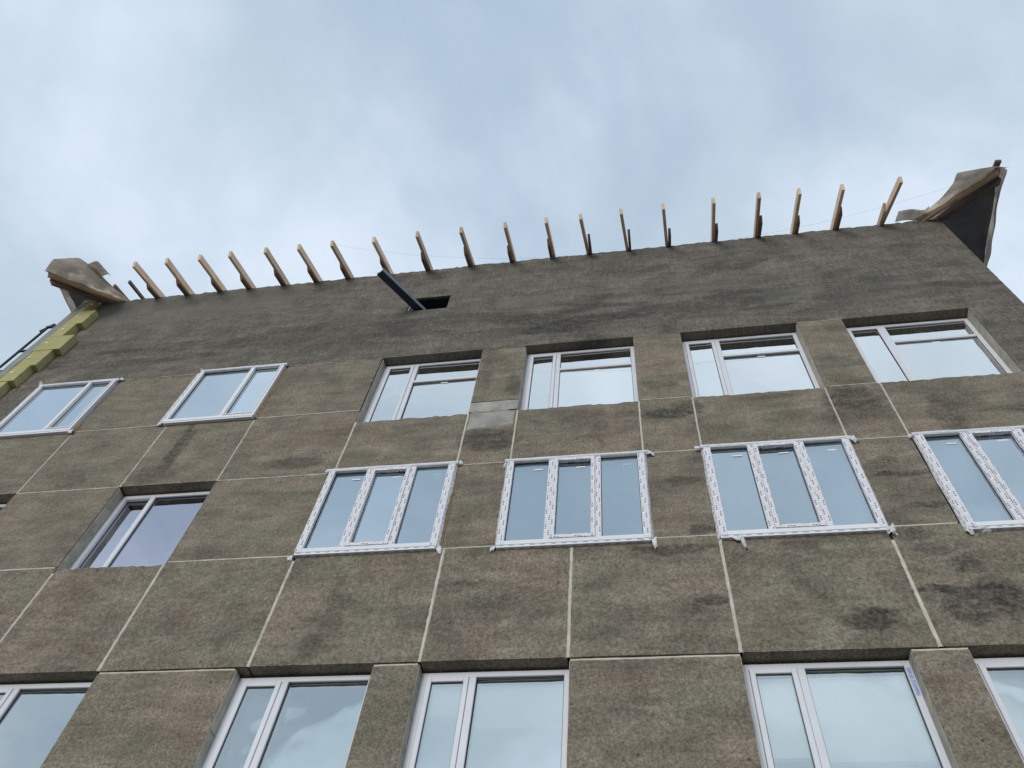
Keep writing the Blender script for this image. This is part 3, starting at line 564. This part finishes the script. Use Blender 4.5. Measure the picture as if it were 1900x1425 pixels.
LM = hip(-1, -11.72, (-12.27, -1.0, 16.97), (-12.22, -.86, 16.86), (-11.2, .06, 17.52), (-11.45, .06, 17.46), [(-11.05, .05, 17.5), (-11.12, -.3, 17.33), (-11.17, -.7, 17.14), (-11.16, -.96, 17.02), (-11.24, -1.1, 16.96), (-11.3, -1.32, 16.84), (-11.86, -1.37, 16.8), (-12.32, -1.06, 16.97)], -12.26, 8, 'crumpled grey-brown roof membrane over the eave boards above the yellow insulation boards')
MB().beam((6.84, -1.04, 17.08), (6.85, -1.18, 17.03), .1, .05).build('batten_end', 'oldwood', B)
# scrap of membrane on the wall head by the right corner, and a fold at the left
mb = MB(); mb.grid(lambda u, v: Vector((5.3 + .62 * u + .05 * v, -.02 - .2 * v - .02 * math.sin(u * 6), 17.44 + .04 * v + .05 * nz(u * 3, v * 2, 1, 5) * v + (.14 * max(0, u - .8) * 5 * v))), 14, 6); tag(mb.build('membrane_scrap', 'membrane', None, smooth=True, solid=.004), 'small curled scrap of grey membrane lying on the wall head beside the right corner', 'membrane scrap')
mb = MB(); mb.grid(lambda u, v: Vector((.42 + .25 * u, -.7 - .4 * v, -.25 - .2 * v + .14 * math.sin(u * 3.1) + .04 * nz(u * 4, v * 4, 1, 2))), 10, 8); mb.build('torn_fold', 'membrane', LM, smooth=True, solid=.004)
# ================================================================== insulation at the left corner
ROWS = [(16.69, 17.29, -11.66), (16.08, 16.69, -11.326), (15.53, 16.08, -11.44), (14.94, 15.53, -11.15), (14.34, 14.94, -11.29), (13.77, 14.34, -11.388), (13.18, 13.77, -11.5)]
z = 13.18
while z > .3: ROWS.append((z - .6, z, random.choice((-11.3, -11.45, -11.2, -11.55)))); z -= .6
for k, (za, zb, xr) in enumerate(ROWS):
    bo = MB().box(-11.735 + random.uniform(-.02, .01), xr, -.17 + random.uniform(-.004, .006), -.006, za + .002, zb - .002).build('insulation_board', 'wool', B, bevel=.004)
    if k < 7:
        for xx, zz in ((-11.62, za + .32),): MB().tube((xx, -.166, zz), (xx, -.179, zz), .028, 12).build('dowel_cap', 'cap', bo)
sk = slab('base_coat_corner', [(-11.92, -11.74, 0, 17.25)], B, 'coat', y=-.176, depth=6, jit=.012, step=.15)
pp = MB().tube((-12.08, -.16, 8), (-12.08, -.16, 16.0), .026, 10).build('conduit', 'black', B)
for zc in (16.02, 15.0, 14.2, 12.9, 11.6): MB().box(-12.1, -11.9, -.18, -.14, zc - .015, zc + .015).build('bracket', 'black', pp)
MB().beam((-12.16, -.16, 15.86), (-12.0, -.16, 16.16), .04, .04).beam((-12.13, -.16, 16.05), (-11.94, -.17, 16.1), .03, .05).build('bracket', 'black', pp)
# ================================================================== steel spout and string line
sp_ = empty('drain_spout', (-3.9, .1, 15.6))
a, b_ = Vector((.58, .9, .02)), Vector((-.62, -.97, -.12)); ch = MB(); dd = (b_ - a).normalized(); sxv = dd.cross(Vector((0, 0, 1))).normalized()
base = MB().beam(a, b_, .15, .012).build('trough', 'steel', sp_)
for s_ in (-1, 1):
    of = sxv * (s_ * .07) + Vector((0, 0, .05)); MB().beam(a + of, b_ + of, .012, .1).build('flange', 'rim', sp_)  # flanges in a lighter steel tone than the trough
tag(sp_, 'dark blue steel drain spout sticking out of the square hole below the roof', 'spout')
st = MB(); pts = []
for k in range(41):
    x = -5.86 + 12.7 * k / 40; pts.append(Vector((x, -1.0, 14.92 + (.053 if x < .3 else .05) * (x - .3) ** 2)))
for q, r in zip(pts, pts[1:]): st.tube(q, r, .0012, 5)
tag(st.build('string_line', 'string'), 'thin sagging string stretched below the row of rafter ends', 'string')
